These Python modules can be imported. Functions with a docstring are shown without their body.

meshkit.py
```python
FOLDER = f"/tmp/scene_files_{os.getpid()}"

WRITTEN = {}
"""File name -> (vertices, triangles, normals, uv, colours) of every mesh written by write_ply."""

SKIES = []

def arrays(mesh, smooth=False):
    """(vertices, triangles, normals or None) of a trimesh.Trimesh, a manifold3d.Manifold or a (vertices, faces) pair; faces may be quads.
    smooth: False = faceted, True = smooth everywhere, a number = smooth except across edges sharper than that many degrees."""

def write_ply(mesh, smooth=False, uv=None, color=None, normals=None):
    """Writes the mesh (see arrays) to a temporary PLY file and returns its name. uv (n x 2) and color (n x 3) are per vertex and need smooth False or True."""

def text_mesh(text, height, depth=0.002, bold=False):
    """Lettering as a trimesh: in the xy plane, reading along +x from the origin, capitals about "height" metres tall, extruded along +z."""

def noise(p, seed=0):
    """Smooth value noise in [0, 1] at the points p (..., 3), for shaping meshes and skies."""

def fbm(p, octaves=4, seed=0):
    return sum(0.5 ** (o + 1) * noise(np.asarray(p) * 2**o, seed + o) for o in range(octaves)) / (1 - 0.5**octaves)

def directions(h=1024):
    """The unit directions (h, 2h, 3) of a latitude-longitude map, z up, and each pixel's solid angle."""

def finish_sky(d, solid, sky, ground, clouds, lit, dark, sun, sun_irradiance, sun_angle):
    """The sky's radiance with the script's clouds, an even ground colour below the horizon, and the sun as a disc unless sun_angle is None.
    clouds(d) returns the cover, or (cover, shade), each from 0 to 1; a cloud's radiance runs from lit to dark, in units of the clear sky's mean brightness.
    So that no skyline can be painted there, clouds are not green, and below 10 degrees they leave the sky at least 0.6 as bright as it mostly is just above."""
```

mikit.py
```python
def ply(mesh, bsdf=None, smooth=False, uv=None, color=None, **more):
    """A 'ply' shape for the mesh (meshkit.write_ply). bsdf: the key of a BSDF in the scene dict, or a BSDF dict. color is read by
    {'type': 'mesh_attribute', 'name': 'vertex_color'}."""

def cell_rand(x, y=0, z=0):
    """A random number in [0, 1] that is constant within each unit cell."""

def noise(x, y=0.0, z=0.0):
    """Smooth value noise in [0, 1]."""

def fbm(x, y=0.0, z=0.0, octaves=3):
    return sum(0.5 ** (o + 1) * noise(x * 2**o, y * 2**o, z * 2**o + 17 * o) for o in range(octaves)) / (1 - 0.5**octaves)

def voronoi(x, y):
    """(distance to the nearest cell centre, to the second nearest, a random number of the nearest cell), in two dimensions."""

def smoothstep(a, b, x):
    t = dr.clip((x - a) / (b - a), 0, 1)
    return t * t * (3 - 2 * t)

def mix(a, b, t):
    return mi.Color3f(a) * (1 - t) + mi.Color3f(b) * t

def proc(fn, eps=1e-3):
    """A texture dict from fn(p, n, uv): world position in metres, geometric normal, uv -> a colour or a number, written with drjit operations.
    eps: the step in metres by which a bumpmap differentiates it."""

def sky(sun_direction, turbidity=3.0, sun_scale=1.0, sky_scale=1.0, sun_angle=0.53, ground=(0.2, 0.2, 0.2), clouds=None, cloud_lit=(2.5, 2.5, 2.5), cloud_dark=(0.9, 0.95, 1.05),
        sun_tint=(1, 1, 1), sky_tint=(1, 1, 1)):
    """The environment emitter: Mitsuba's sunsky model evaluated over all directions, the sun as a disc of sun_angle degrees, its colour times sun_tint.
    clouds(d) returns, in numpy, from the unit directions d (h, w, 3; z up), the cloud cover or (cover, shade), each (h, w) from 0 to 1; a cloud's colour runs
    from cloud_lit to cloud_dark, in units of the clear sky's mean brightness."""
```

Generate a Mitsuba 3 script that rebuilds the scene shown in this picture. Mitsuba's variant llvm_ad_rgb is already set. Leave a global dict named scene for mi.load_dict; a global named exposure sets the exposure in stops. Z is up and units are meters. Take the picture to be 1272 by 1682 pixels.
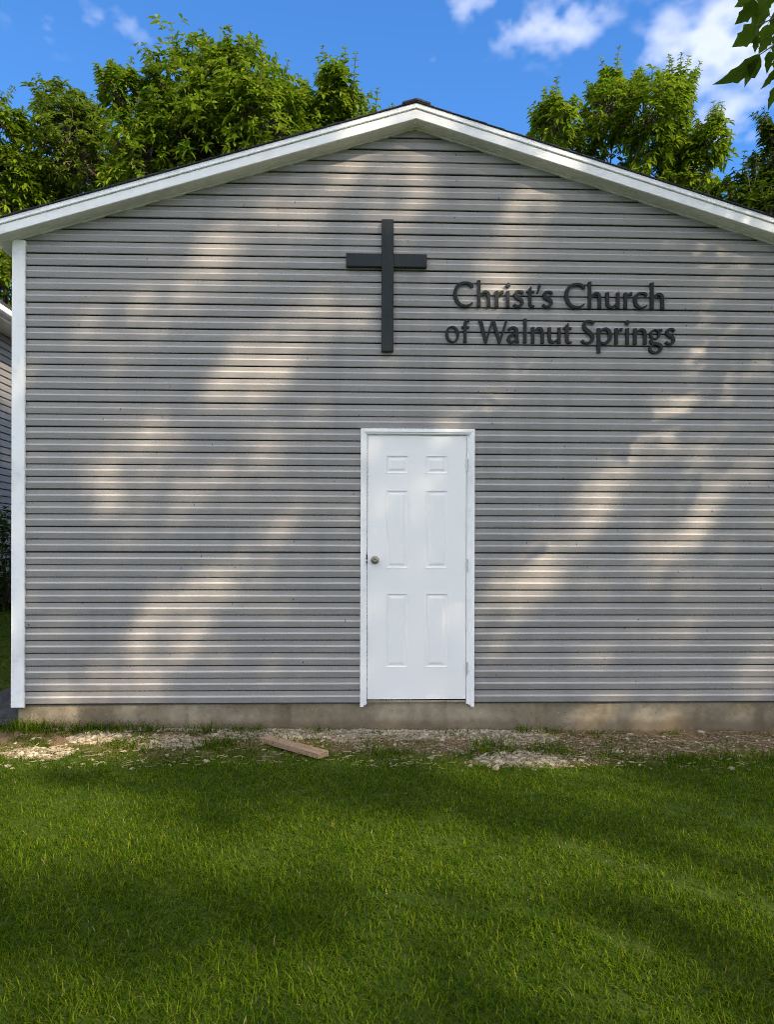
import math
import numpy as np, trimesh, shapely
import drjit as dr
import mitsuba as mi
import manifold3d as m3
from shapely.geometry import Polygon, Point, box as sbox
from shapely.ops import unary_union
from scipy.spatial import ConvexHull
import mikit, meshkit
from mikit import proc, noise, fbm, cell_rand, smoothstep, mix

T = mi.ScalarTransform4f
scene, labels = {}, {}

# ------------------------------------------------------------------ camera, sky, exposure
EYE = np.array([-0.386, -5.70, 1.38])
YAW, ROLL = math.radians(1.8), 0.0026
fwd = np.array([math.sin(YAW), math.cos(YAW), 0.0])
right = np.array([math.cos(YAW), -math.sin(YAW), 0.0])
scene['camera'] = {'type': 'perspective', 'fov': 2 * math.degrees(math.atan(636 / 1214)), 'fov_axis': 'x',
                   'near_clip': 0.05, 'far_clip': 2000.0, 'principal_point_offset_y': -0.038,
                   'to_world': T().look_at(origin=EYE.tolist(), target=(EYE + fwd).tolist(),
                                           up=(np.array([0, 0, 1.0]) - ROLL * right).tolist())}
SUN = np.array([0.533, -0.635, 0.559])
SUN = SUN / np.linalg.norm(SUN)
# direction, angular half sizes, strength of the clouds the photograph shows
CLOUDS = [(-0.261, 0.791, 0.553, 0.034, 0.019, 0.45), (-0.329, 0.771, 0.546, 0.03, 0.02, 0.33), (0.202, 0.797, 0.569, 0.046, 0.019, 0.8),
          (0.112, 0.799, 0.591, 0.026, 0.011, 0.6), (0.364, 0.764, 0.534, 0.049, 0.034, 1), (0.4, 0.748, 0.53, 0.04, 0.031, 1),
          (0.393, 0.789, 0.473, 0.04, 0.025, 0.7), (-0.356, 0.813, 0.461, 0.04, 0.017, 0.35), (0.35, 0.792, 0.5, 0.033, 0.025, 0.5),
          (0.072, 0.832, 0.55, 0.007, 0.005, 0.3)]


def clouds(d):
    w = d + 0.03 * (meshkit.fbm(d * 22, 4, 5)[..., None] - 0.5)
    cover = np.zeros(d.shape[:2])
    for x, y, z, a, b, s in CLOUDS:
        c = np.array([x, y, z]) / math.sqrt(x * x + y * y + z * z)
        e = np.cross(c, [0, 0, 1.0]); e /= np.linalg.norm(e)
        u = np.cross(e, c)
        q = ((w @ e) / a) ** 2 + ((w @ u) / b) ** 2
        q = np.where(w @ c > 0, q, 99)
        cover = np.maximum(cover, s * np.exp(-0.55 * q))
    f = meshkit.fbm(d * np.array([38, 38, 52.0]) + 3, 6, 9)
    cover = 0.31 * np.clip((cover * 1.5 + (f - 0.5) * 2.2 - 0.40) * 0.95, 0, 1) * np.minimum(1, cover * 3)
    # denser broken cloud added over the unseen sky to lift and whiten the shade
    n = meshkit.fbm(d * np.array([5, 5, 9.0]) + 11, 5, 3)
    away = np.clip((0.80 - d @ np.array([0.0, 0.83, 0.557])) / 0.12, 0, 1)
    cover = np.maximum(cover, np.clip((n - 0.39) * 5, 0, 1) * away)
    return np.clip(cover, 0, 1), np.clip((f - 0.45) * 1.2, 0, 0.5)


scene['sky'] = mikit.sky(SUN.tolist(), turbidity=3, sun_scale=0.72, sun_tint=(0.96, 0.985, 1.0), sky_tint=(0.36, 0.655, 0.97), clouds=clouds,
                         cloud_lit=(5.2, 4.85, 4.45), cloud_dark=(3.4, 3.2, 3.0))
exposure = 3.06


# ------------------------------------------------------------------ helpers
def add(key, mesh, bsdf, label=None, category=None, group=None, kind=None, smooth=False, **more):
    base, n = key, 0
    while key in scene:
        n += 1
        key = f'{base}_{n:03d}'
    scene[key] = mikit.ply(mesh, bsdf, smooth, **more)
    tag(key, label, category, group, kind)
    return key


def tag(key, label=None, category=None, group=None, kind=None):
    d = {k: v for k, v in dict(label=label, category=category, group=group, kind=kind).items() if v}
    if d:
        labels[key] = d


def hull(pts):
    return trimesh.Trimesh(np.asarray(pts, float), process=False).convex_hull if False else trimesh.convex.convex_hull(np.asarray(pts, float))


def cbox(x0, x1, y0, y1, z0, z1, c=0.003):
    c = min(c, 0.45 * (x1 - x0), 0.45 * (y1 - y0), 0.45 * (z1 - z0))
    p = []
    for a, sa in ((x0, 1), (x1, -1)):
        for b, sb in ((y0, 1), (y1, -1)):
            for d, sd in ((z0, 1), (z1, -1)):
                p += [(a, b + sb * c, d + sd * c), (a + sa * c, b, d + sd * c), (a + sa * c, b + sb * c, d)]
    return hull(p)


def join(ms):
    return trimesh.util.concatenate([m for m in ms])


def extrude(poly, y0, y1):
    """A polygon of the xz plane as a slab between y0 and y1."""
    ms = []
    for g in getattr(poly, 'geoms', [poly]):
        m = trimesh.creation.extrude_polygon(g, y1 - y0, engine='earcut')
        v = m.vertices
        ms.append(trimesh.Trimesh(np.stack([v[:, 0], y1 - v[:, 2], v[:, 1]], 1), m.faces, process=False))
    return join(ms)


def tube(path, radii, sides=8, seed=0):
    path = np.asarray(path, float); n = len(path)
    d = np.gradient(path, axis=0); d /= np.linalg.norm(d, axis=1, keepdims=True) + 1e-9
    a = np.cross(d, [0.31, 0.2, 0.93]); a /= np.linalg.norm(a, axis=1, keepdims=True) + 1e-9
    b = np.cross(d, a)
    t = np.arange(sides) / sides * 2 * np.pi
    r = np.asarray(radii, float)[:, None, None]
    v = path[:, None] + r * (np.cos(t)[None, :, None] * a[:, None] + np.sin(t)[None, :, None] * b[:, None])
    v = v.reshape(-1, 3)
    f = []
    for i in range(n - 1):
        for k in range(sides):
            p, q = i * sides + k, i * sides + (k + 1) % sides
            f += [(p, q, q + sides), (p, q + sides, p + sides)]
    v = np.vstack([v, path[:1], path[-1:]])
    for k in range(sides):
        f += [(len(v) - 2, (k + 1) % sides, k), (len(v) - 1, (n - 1) * sides + k, (n - 1) * sides + (k + 1) % sides)]
    return trimesh.Trimesh(v, np.array(f), process=False)


def limb(a, b, r0, r1, rng, n=7, wob=0.06, sag=0.0, sides=8):
    a, b = np.asarray(a, float), np.asarray(b, float)
    t = np.linspace(0, 1, n)[:, None]
    L = np.linalg.norm(b - a)
    p = a + (b - a) * t
    w = rng.normal(0, wob * L, (2, 3))
    p = p + w[0] * np.sin(np.pi * t) + 0.5 * w[1] * np.sin(2 * np.pi * t)
    p[:, 2] += sag * L * (np.sin(np.pi * t[:, 0]))
    return tube(p, r0 + (r1 - r0) * t[:, 0], sides)


# ------------------------------------------------------------------ materials
def mat(key, color, rough=0.6, spec=0.5, **more):
    scene[key] = {'type': 'twosided', 'b': {'type': 'principled', 'base_color': color if isinstance(color, dict) else {'type': 'rgb', 'value': list(color)},
                                           'roughness': rough, 'specular': spec, **more}}


def bumped(key, color, height, rough=0.6, spec=0.5, eps=1e-3):
    scene[key] = {'type': 'twosided', 'b': {'type': 'bumpmap', 'tex': proc(height, eps), 'scale': 1.0,
                  'b': {'type': 'principled', 'base_color': color, 'roughness': rough, 'specular': spec}}}


def siding_color(p, n, uv):
    g = fbm(p.x * 0.9 + p.y * 2.1, p.z * 34.0, 3.0, 3)
    s = fbm(p.x * 9.0 + p.y * 7.0, p.z * 90.0, 7.0, 2)
    v = 0.86 + 0.20 * g + 0.10 * s
    # rain streaks and grime
    v *= 1 - 0.10 * smoothstep(0.55, 0.8, fbm(p.x * 5.0, p.z * 0.7, 2.0, 3))
    # small dark specks and nail dimples
    cx, cz = dr.floor(p.x / 0.19), dr.floor(p.z / 0.23)
    ox, oz = (cx + 0.1 + 0.8 * cell_rand(cx, cz, 1)) * 0.19, (cz + 0.1 + 0.8 * cell_rand(cx, cz, 2)) * 0.23
    r = dr.sqrt(dr.square(p.x - ox) + dr.square((p.z - oz) * 0.6))
    rad = 0.0025 + 0.004 * cell_rand(cx, cz, 5)
    spot = (1 - smoothstep(rad * 0.5, rad, r)) * dr.select(cell_rand(cx, cz, 3) > 0.72, 0.75, 0.0)
    v *= 1 - spot
    # sky highlight on the bevel of each course, painted as a pale band
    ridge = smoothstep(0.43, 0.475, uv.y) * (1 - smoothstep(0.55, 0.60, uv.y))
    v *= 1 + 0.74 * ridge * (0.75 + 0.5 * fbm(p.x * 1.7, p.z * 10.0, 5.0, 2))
    return mi.Color3f(0.228, 0.217, 0.207) * v


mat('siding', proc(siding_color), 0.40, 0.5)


def siding2_color(p, n, uv):
    g = fbm(p.y * 0.9, p.z * 34.0, 3.0, 3)
    return mi.Color3f(0.20, 0.195, 0.19) * (0.84 + 0.3 * g)


mat('neighbor_siding', proc(siding2_color), 0.5, 0.4)


def trim_color(p, n, uv):
    d = fbm(p.x * 3.1, p.y * 3.1, p.z * 3.1, 4)
    k = fbm(p.x * 26.0, p.y * 8.0, p.z * 26.0, 2)
    v = 1 - 0.16 * smoothstep(0.5, 0.85, d) - 0.10 * smoothstep(0.6, 0.9, k)
    return mi.Color3f(0.80, 0.80, 0.80) * v


mat('white_trim', proc(trim_color), 0.42, 0.5)


def soffit_color(p, n, uv):
    d = fbm(p.x * 2.0, p.y * 9.0, p.z * 2.0, 4)
    return mi.Color3f(0.70, 0.69, 0.66) * (1 - 0.22 * smoothstep(0.4, 0.8, d))


mat('soffit_white', proc(soffit_color), 0.5, 0.4)
mat('door_white', (0.79, 0.785, 0.775), 0.38, 0.5)
mat('sheathing', (0.075, 0.075, 0.077), 0.9, 0.1)
mat('black_gap', (0.02, 0.02, 0.022), 0.8, 0.2)
mat('nickel', (0.27, 0.24, 0.20), 0.18, 0.5, metallic=1.0)
mat('hinge_metal', (0.55, 0.55, 0.54), 0.4, 0.5, metallic=0.7)


def concrete_color(p, n, uv):
    a = fbm(p.x * 2.3, p.z * 5.0, p.y * 3.0, 4)
    b = fbm(p.x * 28.0, p.z * 28.0, 4.0, 3)
    c = mix((0.195, 0.162, 0.110), (0.295, 0.252, 0.182), smoothstep(0.3, 0.7, a))
    c *= 0.8 + 0.4 * b
    cx, cz = dr.floor(p.x / 0.045), dr.floor(p.z / 0.045)
    r = dr.sqrt(dr.square(p.x - (cx + 0.2 + 0.6 * cell_rand(cx, cz, 1)) * 0.045) + dr.square(p.z - (cz + 0.2 + 0.6 * cell_rand(cx, cz, 2)) * 0.045))
    k = cell_rand(cx, cz, 4)
    pit = 1 - smoothstep(0.002, 0.005, r)
    c *= 1 - pit * dr.select(k > 0.82, 0.7, 0.0)
    c += mi.Color3f(0.2, 0.19, 0.17) * pit * dr.select(k < 0.10, 1.0, 0.0)
    st = smoothstep(0.5, 0.72, fbm(p.x * 6.0, p.z * 1.2, 9.0, 3))
    mud = 1 - smoothstep(0.01, 0.07, p.z - 0.05 * fbm(p.x * 14.0, p.y, 3.0, 3))
    return mix(c * (1 - 0.36 * st), (0.12, 0.085, 0.05), 0.6 * mud)


bumped('concrete', proc(concrete_color), lambda p, n, uv: 0.004 * fbm(p.x * 40.0, p.y * 40.0, p.z * 40.0, 3), 0.85, 0.2)


def shingle_color(p, n, uv):
    return mi.Color3f(0.055, 0.058, 0.065) * (0.5 + fbm(p.x * 60.0, p.y * 60.0, p.z * 60.0, 2)) * (0.7 + 0.6 * cell_rand(dr.floor(p.x / 0.14), dr.floor(p.y / 0.33), 1))


mat('shingle', proc(shingle_color), 0.9, 0.2)


def paint_color(p, n, uv):
    g = fbm(p.x * 30.0, p.y * 5.0, p.z * 6.0, 3)
    return mi.Color3f(0.025, 0.030, 0.033) * (0.75 + 0.5 * g)


mat('dark_paint', proc(paint_color), 0.62, 0.2)
mat('letter_paint', (0.012, 0.015, 0.017), 0.55, 0.25)


def lumber_color(p, n, uv):
    ca, sa = 0.717, -0.697
    u, v = p.x * ca + p.y * sa, -p.x * sa + p.y * ca
    g = fbm(u * 4.0, v * 90.0, p.z * 90.0, 3)
    k = fbm(u * 9.0, v * 20.0, p.z * 20.0, 3)
    return mix((0.20, 0.135, 0.082), (0.335, 0.245, 0.16), g) * (0.75 + 0.4 * k)


mat('lumber', proc(lumber_color), 0.8, 0.2)


def bark_color(p, n, uv):
    g = fbm(p.x * 18.0 + p.y * 15.0, p.z * 5.0, 2.0, 4)
    return mix((0.05, 0.042, 0.033), (0.16, 0.14, 0.115), g)


mat('bark', proc(bark_color), 0.9, 0.2)
scene['leaf'] = {'type': 'principledthin', 'base_color': {'type': 'mesh_attribute', 'name': 'vertex_color'}, 'roughness': 0.5, 'eta': 1.33, 'diff_trans': 0.9}
scene['blade'] = {'type': 'principledthin', 'base_color': {'type': 'mesh_attribute', 'name': 'vertex_color'}, 'roughness': 0.6, 'eta': 1.2, 'diff_trans': 0.6}
scene['stone'] = {'type': 'twosided', 'b': {'type': 'diffuse', 'reflectance': {'type': 'mesh_attribute', 'name': 'vertex_color'}}}
mat('fabric', (0.035, 0.036, 0.042), 0.55, 0.4)

# bare patches along the foundation: centre, half sizes, 0 = pale limestone chips, 1 = brown dirt
PATCHES = [(-2.31, -0.27, 0.20, 0.20, 0), (-1.76, -0.40, 0.30, 0.17, 0), (-1.28, -0.19, 0.25, 0.12, 0), (-0.92, -0.16, 0.41, 0.14, 0), (-0.5, -0.22, 0.22, 0.16, 0),
           (0.67, -0.24, 0.34, 0.18, 0), (0.66, -0.80, 0.30, 0.17, 0), (-2.55, -0.72, 0.24, 0.13, 0), (0.08, -0.18, 0.30, 0.12, 0),
           (1.75, -0.47, 0.90, 0.36, 1), (1.07, -0.70, 0.28, 0.22, 1), (2.5, -0.35, 0.5, 0.26, 1), (-0.25, -0.44, 0.34, 0.17, 1), (0.31, -0.5, 0.3, 0.15, 1),
           ]
THIN = [((0.55, -2.25), (1.3, -3.0), .07), ((0.2, -2.85), (0.62, -3.15), .06), ((1.3, -1.75), (1.9, -2.1), .08), ((-.2, -2.75), (.05, -2.9), .05)]   # where the turf is worn thin


def ground_color(p, n, uv):
    nb = fbm(p.x * 7.0, p.y * 7.0, 1.0, 4)
    fine = fbm(p.x * 55.0, p.y * 55.0, 5.0, 3)
    c = mix((0.020, 0.042, 0.005), (0.042, 0.062, 0.010), nb)
    strip = 1 - smoothstep(0.25, 0.95, -p.y + 0.7 * (nb - 0.5))
    strip *= smoothstep(-0.5, 0.1, -p.y + 0.3) * smoothstep(-3.6, -3.0, p.x)
    c = mix(c, mi.Color3f(0.135, 0.092, 0.052) * (0.6 + 0.8 * fine), strip)
    pale, dirt = mi.Float(0), mi.Float(0)
    for x, y, a, b, k in PATCHES:
        q = dr.square((p.x - x) / a) + dr.square((p.y - y) / b) + 1.6 * (nb - 0.5)
        w = 1 - smoothstep(0.5, 1.3, q)
        if k:
            dirt = dr.maximum(dirt, w)
        else:
            pale = dr.maximum(pale, w)
    c = mix(c, mi.Color3f(0.125, 0.085, 0.050) * (0.5 + 1.0 * fine), dirt)
    return mix(c, mi.Color3f(0.33, 0.275, 0.195) * (0.55 + 0.9 * fine), pale)


mat('earth', proc(ground_color), 0.95, 0.1)


# ------------------------------------------------------------------ ground
def ss(a, b, x):
    t = np.clip((np.asarray(x, float) - a) / (b - a), 0, 1)
    return t * t * (3 - 2 * t)


def gz(x, y):
    x, y = np.asarray(x, float), np.asarray(y, float)
    p = np.stack([x, y, 0 * x], -1)
    z = -0.01 * np.clip(x, -3.2, 3.2) + 0.62 * ss(-3.1, -4.9, x) * ss(0.4, 4.6, y)
    z = z + 0.03 * (meshkit.fbm(p * 1.6, 3, 2) - 0.5) * ss(0.1, 1.0, -y) + 0.015 * (meshkit.fbm(p * 7, 2, 4) - 0.5) * (np.abs(y) < 8)
    return z


def spaced(lo, hi, step, far):
    a = np.arange(lo, hi + 1e-6, step)
    g = np.geomspace(step, far, 26)
    return np.concatenate([lo - g[::-1], a, hi + g])


gx, gy = spaced(-6, 6, 0.09, 240), spaced(-7, 6, 0.09, 240)
X, Y = np.meshgrid(gx, gy)
V = np.stack([X, Y, gz(X, Y)], -1).reshape(-1, 3)
nx = len(gx)
I = (np.arange(len(gy) - 1)[:, None] * nx + np.arange(nx - 1)[None]).ravel()
add('ground', (V, np.stack([I, I + 1, I + nx + 1, I + nx], 1)), 'earth', 'flat ground of soil under the lawn and along the foundation', 'ground', kind='structure', smooth=True)


# ------------------------------------------------------------------ grass
def blades(x, y, h, w, rng, col):
    n = len(x)
    az = rng.uniform(0, 2 * np.pi, n)
    d = np.stack([np.cos(az), np.sin(az), 0 * az], 1)
    side = np.stack([-np.sin(az), np.cos(az), 0 * az], 1)
    tilt = rng.uniform(0.08, 0.70, n); curl = rng.uniform(0.2, 1.35, n)
    base = np.stack([x, y, gz(x, y) - 0.004], 1)
    vs = []
    pos, ang = base.copy(), tilt.copy()
    prof = [1.0, 0.85, 0.5]
    for i in range(4):
        if i:
            seg = (h / 3)[:, None]
            pos = pos + seg * (d * np.sin(ang)[:, None] + np.array([0, 0, 1.0]) * np.cos(ang)[:, None])
            ang = ang + curl * 0.62
        if i < 3:
            o = side * (w * prof[i] / 2)[:, None]
            vs += [pos - o, pos + o]
        else:
            vs += [pos]
    v = np.stack(vs, 1).reshape(-1, 3)
    f = np.array([(0, 1, 3), (0, 3, 2), (2, 3, 5), (2, 5, 4), (4, 5, 6)])
    f = (np.arange(n)[:, None, None] * 7 + f[None]).reshape(-1, 3)
    return v, f, np.repeat(col, 7, axis=0)


def patch_weight(x, y, k=None):
    nb = meshkit.fbm(np.stack([x, y, 0 * x], -1) * 7, 3, 8)
    w = np.zeros_like(x)
    for px, py, a, b, kk in PATCHES:
        if k is None or k == kk:
            w = np.maximum(w, 1 - ss(0.5, 1.3, ((x - px) / a) ** 2 + ((y - py) / b) ** 2 + 1.6 * (nb - 0.5)))
    return w


rng = np.random.default_rng(7)
GREENS = np.array([[0.041, 0.083, 0.004], [0.065, 0.112, 0.005], [0.028, 0.062, 0.003], [0.130, 0.160, 0.010], [0.105, 0.150, 0.007]])


def grass_colors(n, x, y):
    c = GREENS[rng.choice(5, n, p=[0.32, 0.28, 0.2, 0.08, 0.12])]
    big = meshkit.fbm(np.stack([x, y, 0 * x], -1) * 1.3, 3, 21)
    c = c * (0.75 + 0.5 * rng.random((n, 1))) * (0.8 + 0.4 * big[:, None])
    dry = rng.random(n) < 0.006
    c[dry] = np.array([0.28, 0.235, 0.11]) * (0.6 + 0.6 * rng.random((dry.sum(), 1)))
    return c


def scatter(n, x0, x1, y0, y1):
    return rng.uniform(x0, x1, n), rng.uniform(y0, y1, n)


def lawn_keep(x, y):
    pw = patch_weight(x, y)
    nb = meshkit.fbm(np.stack([x, y, 0 * x], -1) * 9, 3, 31)
    strip = 1 - ss(0.25, 0.95, -y + 0.7 * (nb - 0.5))
    cover = np.where(x < -1.2, 0.62, 0.34)
    keep = 1 - strip * (1 - cover * ss(0.40, 0.62, nb) * 1.5)
    keep = keep * (1 - np.clip(1.25 - 1.1 * nb, .4, .97) * pw) * (0.75 + 0.25 * ss(0.3, 0.5, nb))
    for a, b, w in THIN:
        a, b = np.array(a), np.array(b)
        q = np.stack([x, y], -1)
        u = np.clip((q - a) @ (b - a) / ((b - a) @ (b - a)), 0, 1)
        dd = np.linalg.norm(q - a - u[:, None] * (b - a), axis=1) / w + 2.2 * (nb - .5)
        keep = keep * (1 - .55 * (1 - ss(.3, 1.2, dd)))
    out = (np.abs(x) < 3.02) & (y > -0.01)
    return (rng.random(len(x)) < keep) & ~out


parts = []
x, y = scatter(340000, -2.9, 2.95, -3.75, -0.02)
dist = y - EYE[1]
inside = np.abs(x - EYE[0] - 0.03 * dist) < 0.56 * dist + 0.25
k = inside & (rng.random(len(x)) < np.clip(2.6 / dist, 0.55, 1)) & lawn_keep(x, y)
parts.append((x[k], y[k], 1.0))
x, y = scatter(85000, -5.2, 5.2, -7.5, 0.4)
dist = np.maximum(y - EYE[1], 0)
inside = (np.abs(x - EYE[0] - 0.03 * dist) < 0.56 * dist + 0.2) & (y > -3.75)
k = ~inside & lawn_keep(x, y)
parts.append((x[k], y[k], 1.25))
x, y = scatter(26000, -5.3, -3.06, 0.3, 7.5)
parts.append((x, y, 1.5))
bv, bf, bc, off = [], [], [], 0
for x, y, s in parts:
    n = len(x)
    h = rng.uniform(0.018, 0.046, n) * (0.8 + 0.5 * meshkit.fbm(np.stack([x, y, 0 * x], -1) * 3, 2, 12)) * (0.9 + 0.15 * s)
    v, f, c = blades(x, y, h, rng.uniform(0.0024, 0.0050, n) * s, rng, grass_colors(n, x, y))
    bv.append(v); bf.append(f + off); bc.append(c); off += len(v)
# taller tufts along the foundation and the edge of the bare strip
for cx, n, sp, hh in ((-2.80, 240, 0.10, 0.13), (-2.42, 260, 0.10, 0.12), (-2.98, 200, 0.08, 0.13), (-1.55, 130, 0.1, 0.10), (-1.25, 100, 0.08, 0.11), (-0.72, 70, 0.06, 0.08), (0.85, 60, 0.05, 0.10),
                      (1.02, 50, 0.05, 0.10), (0.3, 60, 0.08, 0.06), (-2.1, 200, 0.14, 0.12)):
    x, y = rng.normal(cx, sp, n), -0.03 - np.abs(rng.normal(0, 0.09, n))
    v, f, c = blades(x, y, rng.uniform(0.5, 1.1, n) * hh, rng.uniform(0.004, 0.008, n), rng, grass_colors(n, x, y))
    bv.append(v); bf.append(f + off); bc.append(c); off += len(v)
for cx, cy, n in ((0.95, -0.62, 160), (1.25, -0.75, 120), (0.45, -0.62, 150), (1.75, -0.82, 160), (2.1, -0.78, 120), (2.4, -0.72, 120), (-0.2, -0.66, 120), (0.55, -0.42, 60), (1.5, -0.3, 30), (-1.4, -0.5, 200), (-2.0, -0.5, 160), (-0.95, -0.5, 120)):
    x, y = rng.normal(cx, 0.09, n), rng.normal(cy, 0.07, n)
    v, f, c = blades(x, y, rng.uniform(0.05, 0.11, n), rng.uniform(0.004, 0.008, n), rng, grass_colors(n, x, y))
    bv.append(v); bf.append(f + off); bc.append(c); off += len(v)
add('lawn_grass', (np.vstack(bv), np.vstack(bf)), 'blade', 'short green lawn grass with sunlit and shaded patches in front of the building', 'grass', kind='stuff', color=np.vstack(bc))

# straw: dry stems lying on the bare strip
n = 5200
x, y = scatter(n * 3, -3.0, 3.1, -1.05, -0.03)
k = rng.random(len(x)) < 0.08 + 0.9 * patch_weight(x, y, 0) + 0.3 * patch_weight(x, y, 1)
x, y = x[k][:n], y[k][:n]
n = len(x)
az, L, W = rng.uniform(0, 6.28, n), rng.uniform(0.02, 0.085, n), rng.uniform(0.002, 0.0055, n)
bend = rng.uniform(-1.6, 1.6, n)
pos = np.stack([x, y, gz(x, y) + rng.uniform(0.004, 0.016, n)], 1)
vs = []
for i in range(4):
    if i:
        a = az + bend * (i - 1) / 2
        pos = pos + (L / 3)[:, None] * np.stack([np.cos(a), np.sin(a), rng.uniform(-0.1, 0.16, n)], 1)
    a = az + bend * i / 2
    o = np.stack([-np.sin(a), np.cos(a), 0.4 * np.ones(n)], 1) * (W / 2)[:, None]
    vs += [pos - o, pos + o]
v = np.stack(vs, 1).reshape(-1, 3)
f = np.array([(0, 1, 3), (0, 3, 2), (2, 3, 5), (2, 5, 4), (4, 5, 7), (4, 7, 6)])
c = np.array([[0.42, 0.35, 0.23]]) * (0.45 + 0.75 * rng.random((n, 1)))
add('straw', (v, (np.arange(n)[:, None, None] * 8 + f[None]).reshape(-1, 3)), 'blade', 'dry straw and dead stems scattered on the bare strip by the foundation', 'straw', kind='stuff', color=np.repeat(c, 8, 0))


# gravel: limestone chips and pebbles
def stones(x, y, r, col, flat):
    n = len(x)
    ico = trimesh.creation.icosphere(subdivisions=0)
    v0 = ico.vertices
    s = r[:, None] * rng.uniform(0.6, 1.3, (n, 3)); s[:, 2] *= flat
    v = v0[None] * (1 + 0.28 * rng.normal(size=(n, 12, 1))) * s[:, None]
    a = rng.uniform(0, 6.28, n)
    ca, sa = np.cos(a)[:, None], np.sin(a)[:, None]
    v = np.stack([v[..., 0] * ca - v[..., 1] * sa, v[..., 0] * sa + v[..., 1] * ca, v[..., 2] + (v[..., 0] * rng.normal(0, 0.25, (n, 1)))], -1)
    v += np.stack([x, y, gz(x, y) + r * flat * 0.35], 1)[:, None]
    f = (np.arange(n)[:, None, None] * 12 + ico.faces[None]).reshape(-1, 3)
    return v.reshape(-1, 3), f, np.repeat(col, 12, 0)


sv, sf, sc, off = [], [], [], 0
for n, k, r0, r1, base in ((6500, 0, 0.004, 0.015, (0.31, 0.265, 0.195)), (1300, 0, 0.014, 0.028, (0.40, 0.345, 0.26)), (2800, 1, 0.003, 0.010, (0.17, 0.125, 0.08)), (260, 1, 0.006, 0.014, (0.50, 0.46, 0.40))):
    x, y = scatter(n * 4, -3.0, 3.1, -1.05, -0.02)
    sel = rng.random(len(x)) < patch_weight(x, y, k) + 0.015
    x, y = x[sel][:n], y[sel][:n]
    c = np.array([base]) * (0.6 + 0.55 * rng.random((len(x), 1)))
    v, f, c = stones(x, y, rng.uniform(r0, r1, len(x)) ** 1.0, c, 0.45)
    sv.append(v); sf.append(f + off); sc.append(c); off += len(v)
x = rng.uniform(-3.0, 3.1, 1500); x[x > 1] = rng.uniform(-2, 1, (x > 1).sum()); y = -0.02 - np.abs(rng.normal(0, 0.035, 1500))
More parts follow.
